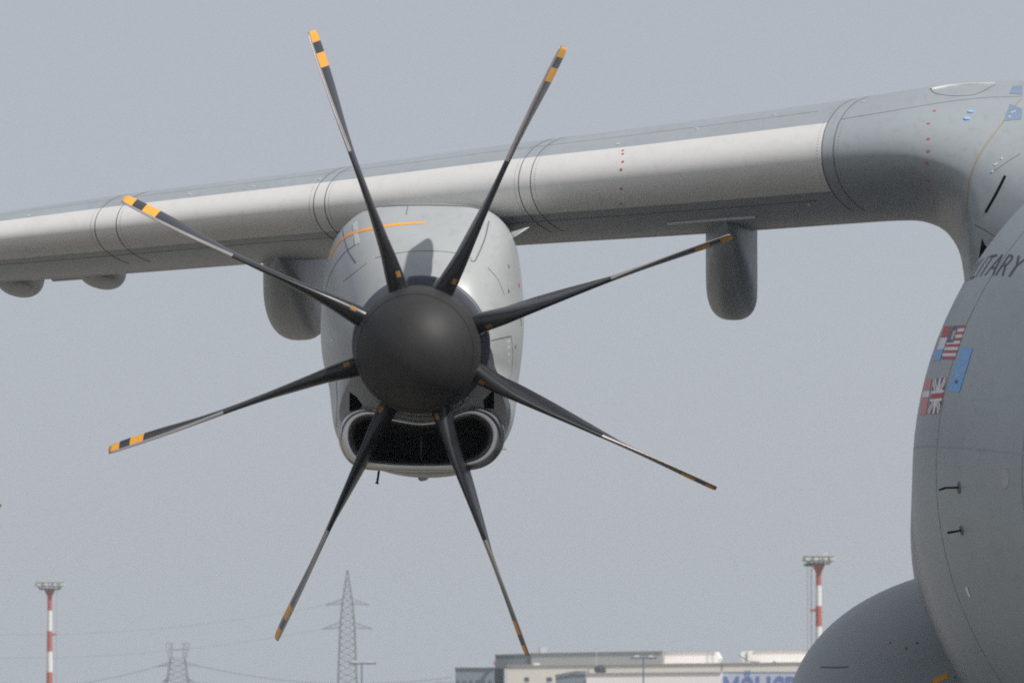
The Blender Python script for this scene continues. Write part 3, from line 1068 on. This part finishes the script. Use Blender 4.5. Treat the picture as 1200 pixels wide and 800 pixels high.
def mast(px, pytop, D, wpx, label, cable_side):
    S = FPX / (D + 64)
    base = at(px, 811, D); x0, y0 = base.x, D
    topz = at(px, pytop, D).z
    hw = wpx / 2 / S
    t = empty('floodlight_mast', (x0, y0, 0))
    tag(t, label, 'light mast', 'red and white floodlight masts beyond the airfield')
    zp = topz - 11 / S * (hw * 2 * S / 38)
    rows = np.linspace(0, zp - 0.4, 6)
    zn = zp
    k = 0
    seg = 24 / S
    z1 = zp
    while z1 > 0.1:
        z0 = max(0, z1 - seg * (1.0 if k else 0.95))
        r = 0.36 + 0.20 * (1 - z0 / zp); r1 = 0.36 + 0.20 * (1 - z1 / zp)
        b = MB(); b.bar((x0, y0, z0), (x0, y0, z1), r, r1, n=12)
        b.build('pole_section', M_mred if k % 2 == 0 else M_mwhite, t, True, sharp=40)
        if k == 2 or (cable_side < 0 and k == 2):
            b = MB(); b.box(x0 + (0.3 if cable_side > 0 else -1.15), x0 + (1.15 if cable_side > 0 else -0.3), y0 - 0.2, y0 + 0.2, z1 - 0.75, z1 - 0.4); b.build('bracket', M_mred, t)
        z1 = z0; k += 1
    b = MB(); b.bar((x0, y0, zp - 0.9), (x0, y0, zp + 0.25), 0.38, 0.95, n=12); b.build('flared_neck', M_mred, t, True, sharp=40)
    b = MB(); b.bar((x0, y0, zp + 0.2), (x0, y0, zp + 0.42), hw * 0.72, n=16)
    N = 16
    for zz, rr in ((topz, hw * 0.95), (topz - 0.55, hw * 0.98), (zp + 0.35, hw * 0.72)):
        for i in range(N):
            a, c = 2 * math.pi * i / N, 2 * math.pi * (i + 1) / N
            b.bar((x0 + rr * math.cos(a), y0 + rr * math.sin(a), zz), (x0 + rr * math.cos(c), y0 + rr * math.sin(c), zz), 0.075)
    for i in range(N):
        a = 2 * math.pi * i / N
        b.bar((x0 + hw * 0.72 * math.cos(a), y0 + hw * 0.72 * math.sin(a), zp + 0.3), (x0 + hw * 0.95 * math.cos(a), y0 + hw * 0.95 * math.sin(a), topz), 0.06)
        a2 = 2 * math.pi * (i + 1) / N
        b.bar((x0 + hw * 0.72 * math.cos(a), y0 + hw * 0.72 * math.sin(a), zp + 0.3), (x0 + hw * 0.95 * math.cos(a2), y0 + hw * 0.95 * math.sin(a2), topz), 0.04)
    b.build('platform', M_galv, t)
    for i in range(10):
        a = 2 * math.pi * (i + 0.3) / 10
        cx, cy = x0 + hw * 0.98 * math.cos(a), y0 + hw * 0.98 * math.sin(a)
        b = MB(); b.box(cx - 0.26, cx + 0.26, cy - 0.2, cy + 0.2, topz - 0.52, topz - 0.14); b.build('floodlight', M_lampglass, t)
    if cable_side < 0:
        b = MB(); b.box(x0 + 0.5, x0 + 1.2, y0 - 0.3, y0 + 0.3, topz, topz + 0.55); b.build('beacon', M_lampglass, t)
        b = MB(); b.bar((x0, y0, topz), (x0 + 0.85, y0, topz + 0.1), 0.08); b.build('beacon_arm', M_galv, t)
    for q in ((-13, -9, -8) if cable_side < 0 else (8,)):
        b = MB(); b.bar((x0 + q / S, y0, 0.3), (x0 + q / S, y0, zp), 0.035 if cable_side < 0 else 0.02); b.build('hoist_cable', M_dgalv, t)
    if cable_side < 0:
        b = MB(); b.box(x0 - hw * 0.95, x0 - hw * 0.4, y0 - 0.5, y0 + 0.5, zp - 0.05, zp + 0.3); b.build('hoist_bracket', M_galv, t)


mast(58, 682.5, 1240, 34, 'red and white floodlight mast at the far left under open sky', 1)
mast(959.5, 652, 990, 37, 'red and white floodlight mast rising behind the grey gear fairing', -1)


def pylon(px, D, pytop, arms, label, horned=False):
    S = FPX / (D + 64)
    x0 = at(px, 811, D).x; y0 = D
    Z = lambda py: at(px, py, D).z
    t = empty('power_pylon', (x0, y0, 0))
    tag(t, label, 'pylon', 'lattice pylons on the horizon')
    top = Z(pytop)
    b = MB()
    if not horned:
        widths = [(0, 11.5 / S), (Z(735), 8.6 / S), (Z(707), 6.2 / S), (top, 0.5 / S)]
    else:
        widths = [(0, 16 / S), (Z(790), 11 / S), (Z(778), 9.5 / S), (Z(770), 8.5 / S)]
    zs = np.linspace(0, widths[-1][0], 20 if not horned else 8)
    wf = lambda z: np.interp(z, [a for a, _ in widths], [c for _, c in widths])
    th = 0.42 / S
    for z0, z1 in zip(zs[:-1], zs[1:]):
        a, c = wf(z0), wf(z1)
        for sx, sy in ((-1, -1), (1, -1), (1, 1), (-1, 1)):
            b.bar((x0 + sx * a, y0 + sy * a, z0), (x0 + sx * c, y0 + sy * c, z1), th)
            nx, ny = (-sy, sx)
            b.bar((x0 + sx * a, y0 + sy * a, z0), (x0 + nx * c, y0 + ny * c, z1), th * 0.6)
            b.bar((x0 + nx * a, y0 + ny * a, z0), (x0 + sx * c, y0 + sy * c, z1), th * 0.6)
            b.bar((x0 + sx * c, y0 + sy * c, z1), (x0 + nx * c, y0 + ny * c, z1), th * 0.6)
    b.build('lattice_tower', M_dgalv, t)
    ends = []
    for py, l, r, up in arms:
        b = MB(); z = Z(py)
        for sd, e in ((-1, px - l), (1, r - px)):
            L = e / S; wv = wf(z)
            tipz = z - 1.6 / S
            tip = Vector((x0 + sd * L, y0, tipz))
            for sy in (-1, 1):
                b.bar((x0 + sd * wv, y0 + sy * wv, z), tip, th * 1.2)
                b.bar((x0 + sd * wv * 0.8, y0 + sy * wv * 0.8, z + up / S), tip, th * 0.8)
            for f in (0.3, 0.55, 0.8):
                q = Vector((x0 + sd * wv, y0, z)).lerp(tip, f); u = Vector((x0 + sd * wv * .8, y0, z + up / S)).lerp(tip, f)
                b.bar(q, u, th * 0.6)
                q2 = Vector((x0 + sd * wv, y0, z)).lerp(tip, f - 0.2)
                b.bar(q2, u, th * 0.6)
            ends.append(tip)
            ends.append(Vector((x0 + sd * (wv + L) * 0.55, y0, z - 1.0 / S)))
        b.build('cross_arm', M_dgalv, t)
    if horned:
        b = MB(); zb = Z(770); zt = Z(753); zm = Z(760.5)
        w0 = 8.5 / S
        for sd in (-1, 1):
            xo = x0 + sd * w0
            for k in (-1, 1):
                b.bar((xo + k * 2 / S, y0, zb), (xo + k * 3.4 / S + sd * 2 / S, y0, zt), th)
            for f in np.linspace(0, 1, 5)[:-1]:
                za, zc = zb + (zt - zb) * f, zb + (zt - zb) * (f + 0.25)
                b.bar((xo - 2 / S, y0, za), (xo + 3 / S, y0, zc), th * 0.7)
                b.bar((xo + 2.5 / S, y0, za), (xo - 3 / S, y0, zc), th * 0.7)
            b.bar((xo - 4 / S, y0, zt), (xo + 4 / S, y0, zt), th * 0.8)
        b.bar((x0 - 10 / S, y0, zm), (x0 + 12 / S, y0, zm), th * 1.4)
        b.build('horned_head', M_dgalv, t)
    return x0, y0, ends, S


PA = pylon(407, 2700, 668, ((707, 381, 433, 6), (735, 377, 437, 7)), 'tall lattice pylon with two cross arms, right of the lower-left propeller blade')
PC = pylon(208, 3500, 753, ((779, 183, 237, 4), (797, 190, 228, 4)), 'low lattice pylon with a two-horned head at the bottom left', True)


def wire(a, bpt, sag, r, label):
    pts = []
    for i in range(33):
        t = i / 32
        p = a.lerp(bpt, t); p.z -= sag * 4 * t * (1 - t); pts.append(p)
    b = MB()
    for p, q in zip(pts[:-1], pts[1:]): b.bar(p, q, r, n=4)
    tag(b.build('power_line', M_dgalv, None), label, 'power line', 'power lines strung between the pylons')


E = PA[2]
def far(px, py, D): return at(px, py, D)
wire(E[0], far(-60, 741, 2760), 4, 0.045, 'faint power line running left from the upper arm of the tall pylon')
wire(E[4], far(-60, 768, 2760), 4, 0.045, 'faint power line running left from the lower arm of the tall pylon')
EC = PC[2]
wire(EC[0], far(-40, 805, 3560), 4, 0.13, 'dark power line running left from the arm of the low horned pylon')
wire(EC[2], far(530, 793, 3300), 5, 0.15, 'upper dark power line sagging right from the low horned pylon')
wire(EC[6], far(540, 797, 3300), 3, 0.13, 'lower dark power line sagging right from the low horned pylon')


def street_lamp(px, D, pytop, l, r, label):
    S = FPX / (D + 64)
    p = at(px, pytop, D); x0 = p.x
    t = empty('street_lamp', (x0, D, 0))
    tag(t, label, 'street lamp', 'twin-armed street lamps')
    mb = mat('lamp_post_blue_grey', (0.10, 0.14, 0.24), 0.5)
    b = MB(); b.bar((x0, D, 0), (x0, D, p.z), 1.0 / S, 0.8 / S, n=8); b.build('post', mb, t, True, sharp=40)
    b = MB(); b.box(x0 - (px - l) / S, x0 + (r - px) / S, D - 0.1, D + 0.1, p.z - 0.8 / S, p.z + 0.8 / S); b.build('arm', mb, t)
    for e in ((l * 0.5 + px * 0.5), (r * 0.55 + px * 0.45)):
        X = x0 + (e - px) / S
        b = MB(); b.prism([(X - 3.2 / S, p.z + 0.8 / S), (X + 3.2 / S, p.z + 0.8 / S), (X + 2.4 / S, p.z + 3.2 / S), (X - 1.6 / S, p.z + 3.2 / S)], D - 0.3, D + 0.3)
        b.build('lamp_head', M_lampglass, t)


street_lamp(424, 1060, 777, 409, 441, 'blue grey twin-armed street lamp right of the tall pylon')
street_lamp(754, 836, 770.5, 738, 770, 'blue grey twin-armed street lamp in front of the white building')


# --- buildings -------------------------------------------------------------
M_cream = mat('cream_render', (0.74, 0.70, 0.62), 0.8, var=0.06, scale=0.05)
M_bwhite = mat('white_cladding', (0.88, 0.855, 0.83), 0.7, var=0.04, scale=0.05)
M_bgrey = mat('grey_cladding', (0.27, 0.275, 0.28), 0.8, var=0.06, scale=0.05)
M_bdark = mat('slate_cladding', (0.10, 0.125, 0.14), 0.8, var=0.1, scale=0.05)
M_bblue = mat('blue_grey_cladding', (0.22, 0.26, 0.29), 0.8, var=0.06, scale=0.05)
M_cop = mat('mauve_coping', (0.42, 0.37, 0.38), 0.7)
M_roof = mat('roof_edge', (0.13, 0.14, 0.14), 0.8)
M_win = mat('window_glass', (0.08, 0.10, 0.13), 0.2)
M_sign = mat('sign_pale_lilac', (0.50, 0.53, 0.66), 0.6)
M_signb = mat('sign_blue', (0.10, 0.16, 0.42), 0.6)


def block(t, nm, poly, D, dep, m, edge=None):
    b = MB(); b.prism([(at(x, y, D).x, max(0.0, at(x, y, D).z) if y < 809 else 0.0) for x, y in poly], D, D + dep)
    o = b.build(nm, m, t)
    return o


def rect(x0, x1, y0, y1=810): return [(x0, y1), (x1, y1), (x1, y0), (x0, y0)]


def coping(o, x0, x1, y, D, th=1.4, m=None, y2=None):
    y2 = y if y2 is None else y2
    b = MB(); b.prism([(at(x0 - .5, y, D).x, at(x0, y + th, D).z), (at(x1 + .5, y2, D).x, at(x1, y2 + th, D).z), (at(x1 + .5, y2, D).x, at(x1, y2, D).z), (at(x0 - .5, y, D).x, at(x0, y, D).z)], D - 0.35, D + 0.4)
    b.build('roof_coping', m or M_roof, o)


def windows(o, lst, D):
    for x0, x1, y0, y1 in lst:
        b = MB(); a = at(x0, y1, D); c = at(x1, y0, D)
        b.box(a.x, c.x, D - 0.06, D + 0.2, a.z, c.z)
        wn = b.build('window', M_win, o)
        b = MB(); b.box(a.x - 0.1, c.x + 0.1, D - 0.16, D - 0.07, a.z - 0.16, a.z - 0.003); b.build('window_sill', M_bwhite, wn)


def buildings():
    t = empty('grey_annex', (at(556, 800, 1500).x, 1500, 0))
    tag(t, 'low blue-grey flat-roofed building at the left end of the white blocks', 'building')
    o = block(t, 'wall', rect(533.5, 579, 782), 1500, 40, M_bblue); coping(o, 533.5, 579, 781.5, 1500)
    windows(o, [(535 + 7.5 * k, 538.5 + 7.5 * k, 796.5, 802) for k in range(6)], 1500)
    b = MB(); 
    t = empty('hangar_block', (at(700, 800, 1490).x, 1490, 0))
    tag(t, 'long cream building with a darker grey upper storey set back', 'building')
    o = block(t, 'wall', [(595, 810), (960, 810), (960, 775.5), (594.5, 779.5)], 1490, 60, M_cream)
    coping(o, 594.5, 960, 778.9, 1490, 1.0, M_cop, 774.9)
    windows(o, [(614.5, 620, 793, 798.5), (640.5, 647, 793, 798.5)], 1490)
    windows(o, [(845.5, 846.5, 776.5, 786)], 1490)
    u = block(t, 'upper_storey', [(622.5, 781), (776, 781), (776, 763), (622.5, 765.5)], 1500, 40, M_bgrey)
    coping(u, 622.5, 776, 764.8, 1500, 1.4, M_roof, 762.3)
    u = block(t, 'slate_storey', [(580, 782), (622.4, 782), (622.4, 765.7), (580.5, 767)], 1500.5, 40, M_bdark)
    coping(u, 580.5, 622.3, 766.4, 1500.5, 1.4, M_roof, 765)
    b = MB(); p = at(579, 776, 1499); b.box(p.x - 0.1, p.x + 0.3, 1498, 1500.4, p.z - 0.4, p.z + 0.3); b.build('side_lamp', M_mred, t)
    b = MB(); p = at(636.5, 766, 1510); b.box(p.x - 0.6, p.x + 0.6, 1510, 1511, p.z - 0.3, at(636, 758, 1510).z); b.build('roof_cabin', M_fpale, t)
    b = MB(); b.box(p.x - 1.0, p.x - 0.63, 1510, 1511, p.z - 0.3, at(636, 757.5, 1510).z); b.build('roof_vent', M_cop, t)
    b = MB(); p = at(629, 778.5, 1492); b.box(p.x - 0.5, p.x + 0.5, 1491, 1493, p.z - 0.2, p.z + 0.35); b.build('roof_vent', M_bwhite, t)
    # roof antenna
    a = empty('roof_antenna', at(699, 780, 1489.0)); 
    tag(a, 'thin pale mast with a small cross head above the long grey roof', 'antenna')
    p = at(699, 782, 1489); q = at(698.5, 757, 1489)
    b = MB(); b.bar((p.x, 1489.0, p.z), (p.x, 1489.0, q.z), 0.06, n=6); b.build('pole', M_fpale, a)
    b = MB(); b.bar((p.x - 0.4, 1489.0, q.z - 0.3), (p.x + 0.35, 1489.0, q.z - 0.5), 0.09); b.build('head', M_cop, a)
    # white halls on top
    t2 = empty('white_hall', (at(810, 780, 1515).x, 1515, 0))
    tag(t2, 'white upper hall with a chamfered right end above the cream wall', 'building')
    o = block(t2, 'wall', [(777, 781), (836, 781), (843, 770.5), (839, 763), (777, 763.5)], 1515, 30, M_bwhite)
    coping(o, 777, 839, 762.9, 1515, 0.9, M_cop, 762.2)
    for x in (830, 836):
        b = MB(); p = at(x, 777, 1514.8); b.bar((p.x, 1514.8, p.z), (p.x, 1514.8, at(x, 764.5, 1514.8).z), 0.06); b.build('downpipe', M_cop, o)
    t3 = empty('white_hall', (at(900, 780, 1515).x, 1515, 0))
    tag(t3, 'white upper hall with a chamfered left end beside the grey gear fairing', 'building')
    o = block(t3, 'wall', [(876, 781), (960, 781), (960, 761), (884, 762), (870, 763), (866, 767.5)], 1515, 30, M_bwhite)
    coping(o, 884, 960, 761.4, 1515, 0.9, M_cop, 760.4)
    b = MB(); b.bar(at(865.5, 766.5, 1514), at(876, 774.5, 1514), 0.18); b.bar(at(876, 774.5, 1514), at(890, 775.5, 1514), 0.16); b.build('gutter', M_roof, o)
    b = MB(); p = at(875.5, 774, 1514.8); b.bar((p.x, 1514.8, p.z), (p.x, 1514.8, at(875, 763, 1514.8).z), 0.12); b.build('downpipe', M_roof, o)
    for x0, x1, h in ((792, 799, 2.2), (800, 808, 3.4), (903, 910, 3.0), (906, 909, 5.0), (911, 916, 2.4), (928, 936, 3.2), (830, 834, 1.6), (914, 925, 1.6)):
        b = MB(); a_ = at(x0, 777.5, 1493 + x0 * 0.001); c_ = at(x1, 777.5 - h, 1493)
        b.box(a_.x, c_.x, 1492.2, 1494, at(x0, 780, 1493).z, c_.z)
        roof = b.build('roof_unit', M_bwhite, None)
        tag(roof, 'white roof unit below the %s white hall, %s' % ('left' if x0 < 860 else 'right', {792: 'leftmost low one', 800: 'second and taller', 903: 'wide one near its left end', 906: 'tall narrow one', 911: 'low one in the middle', 928: 'rightmost by the gear fairing', 830: 'rightmost and lowest', 914: 'long flat one'}[x0]), 'roof unit', 'white units on the cream roof')
    # grey wedge and white shed in front
    t4 = empty('grey_shed', (at(668, 800, 1440).x, 1440, 0))
    tag(t4, 'grey shed with a slanting roof left of the white hall front', 'building')
    o = block(t4, 'wall', [(651, 810), (686, 810), (686, 787.5), (674, 786.8), (651, 791.5)], 1440, 20, M_bblue)
    b = MB(); b.bar(at(650, 791, 1439.6), at(674, 786.3, 1439.6), 0.16); b.bar(at(674, 786.3, 1439.6), at(690, 786.3, 1439.6), 0.16); b.build('roof_edge', M_roof, o)
    t5 = empty('white_shed', (at(766, 800, 1420).x, 1420, 0))
    tag(t5, 'plain bright white low building behind the twin-armed street lamp', 'building')
    o = block(t5, 'wall', [(687, 810), (845.5, 810), (845.5, 787), (687, 788.5)], 1420, 30, M_bwhite)
    coping(o, 687, 845.5, 788, 1420, 0.9, M_cop, 786.5)
    # dark round water tank / bush on the roof
    bm = bmesh.new(); bmesh.ops.create_icosphere(bm, subdivisions=3, radius=1)
    c = at(703.5, 784, 1450)
    rr = 6.4 / (FPX / 1514)
    rnd = random.Random(3)
    V = []
    for v in bm.verts:
        k = 1 + rnd.uniform(-0.10, 0.10)
        V.append(Vector((c.x + v.co.x * rr * 1.08 * k, c.y + v.co.y * rr * k, c.z + v.co.z * rr * 0.85 * k)))
    bm.verts.index_update(); F = [tuple(v.index for v in f.verts) for f in bm.faces]; bm.free()
    tr = empty('round_tree', (c.x, c.y, 0))
    tag(tr, 'dark round clipped treetop showing above the plain white building', 'tree')
    obj('crown', V, F, mat('dark_foliage', (0.035, 0.045, 0.05), 0.9, var=0.4, scale=1.5), tr, False)
    b = MB(); b.bar((c.x, c.y, 0), (c.x, c.y, c.z), 0.25, 0.15, n=8); b.build('trunk', mat('bark', (0.08, 0.06, 0.05), 0.9), tr)
    # blue sign
    t6 = empty('blue_sign_board', (at(892, 800, 1421).x, 1421, 0))
    tag(t6, 'pale board with big blue letters at the bottom right by the gear fairing', 'sign')
    a_ = at(846.5, 812, 1421); c_ = at(960, 787.5, 1421)
    b = MB(); b.box(a_.x, c_.x, 1421, 1421.6, 0.0, c_.z); b.build('board', M_sign, t6)
    b = MB(); b.box(a_.x, c_.x, 1420.9, 1421.7, c_.z + 0.003, c_.z + 0.16); b.build('board_edge', M_bblue, t6)
    S = FPX / (1420 + 64)
    letters = [('M', 848, 866), ('Ö', 868, 884), ('H', 886, 903), ('C', 905, 919), ('R', 921, 938)]
    for chx, x0, x1 in letters:
        cu = bpy.data.curves.new('tmp', 'FONT'); cu.body = chx; cu.size = 1; cu.extrude = 0.02; cu.offset = 0.02
        to = bpy.data.objects.new('tmp', cu); COL.objects.link(to)
        dg = bpy.context.evaluated_depsgraph_get(); dg.update()
        tm = bpy.data.meshes.new_from_object(to.evaluated_get(dg))
        bpy.data.objects.remove(to)
        vv = [v.co.copy() for v in tm.vertices]; ff = [tuple(p.vertices) for p in tm.polygons]
        mnx, mxx = min(v.x for v in vv), max(v.x for v in vv)
        wx = at(x1, 800, 1420.9).x - at(x0, 800, 1420.9).x
        zt = at(x0, 791.0, 1420.9).z; zb = 0.05
        V = [Vector((at(x0, 800, 1420.9).x + (v.x - mnx) / (mxx - mnx) * wx, 1420.9 - v.z * 2, zb + v.y / 0.72 * (zt - zb))) for v in vv]
        obj('letter', V, ff, M_signb, t6, False)
buildings()


def treeline():
    rnd = random.Random(11)
    b = MB()
    x = -900.0
    D = 4200
    bm = bmesh.new(); bmesh.ops.create_icosphere(bm, subdivisions=1, radius=1)
    bv = [v.co.copy() for v in bm.verts]; bm.verts.index_update(); bf = [tuple(v.index for v in f.verts) for f in bm.faces]; bm.free()
    while x < 700:
        r = rnd.uniform(3.0, 6.0)
        h = rnd.uniform(4.5, 7.2)
        for k in range(3):
            c = Vector((x + rnd.uniform(-3, 3), D + rnd.uniform(-15, 15), h * rnd.uniform(0.35, 0.6)))
            s = [rnd.uniform(0.85, 1.15) for _ in bv]
            b.add([Vector((c.x + v.x * r * q, c.y + v.y * r * q, max(0, c.z + v.z * (h - c.z) * q))) for v, q in zip(bv, s)], bf)
        x += r * 1.1
    tag(b.build('distant_treeline', mat('far_foliage', (0.06, 0.075, 0.06), 0.9, var=0.3, scale=0.1), None), kind='stuff')
treeline()

# ------------------------------------------------------------------ haze
def haze():
    b = MB(); b.box(-3000, 3000, -400, 6500, -1.2, 75)
    o = b.build('haze', mat('haze_air', (1, 1, 1)), None)
    m = bpy.data.materials.new('haze_volume'); m.use_nodes = True
    t = m.node_tree
    for n in list(t.nodes): t.nodes.remove(n)
    out = t.nodes.new('ShaderNodeOutputMaterial'); v = t.nodes.new('ShaderNodeVolumePrincipled')
    v.inputs['Color'].default_value = (0.86, 0.94, 1.0, 1)
    v.inputs['Density'].default_value = 0.00013
    v.inputs['Anisotropy'].default_value = 0.0
    t.links.new(v.outputs[0], out.inputs['Volume'])
    o.data.materials.clear(); o.data.materials.append(m)
    tag(o, kind='stuff')
haze()
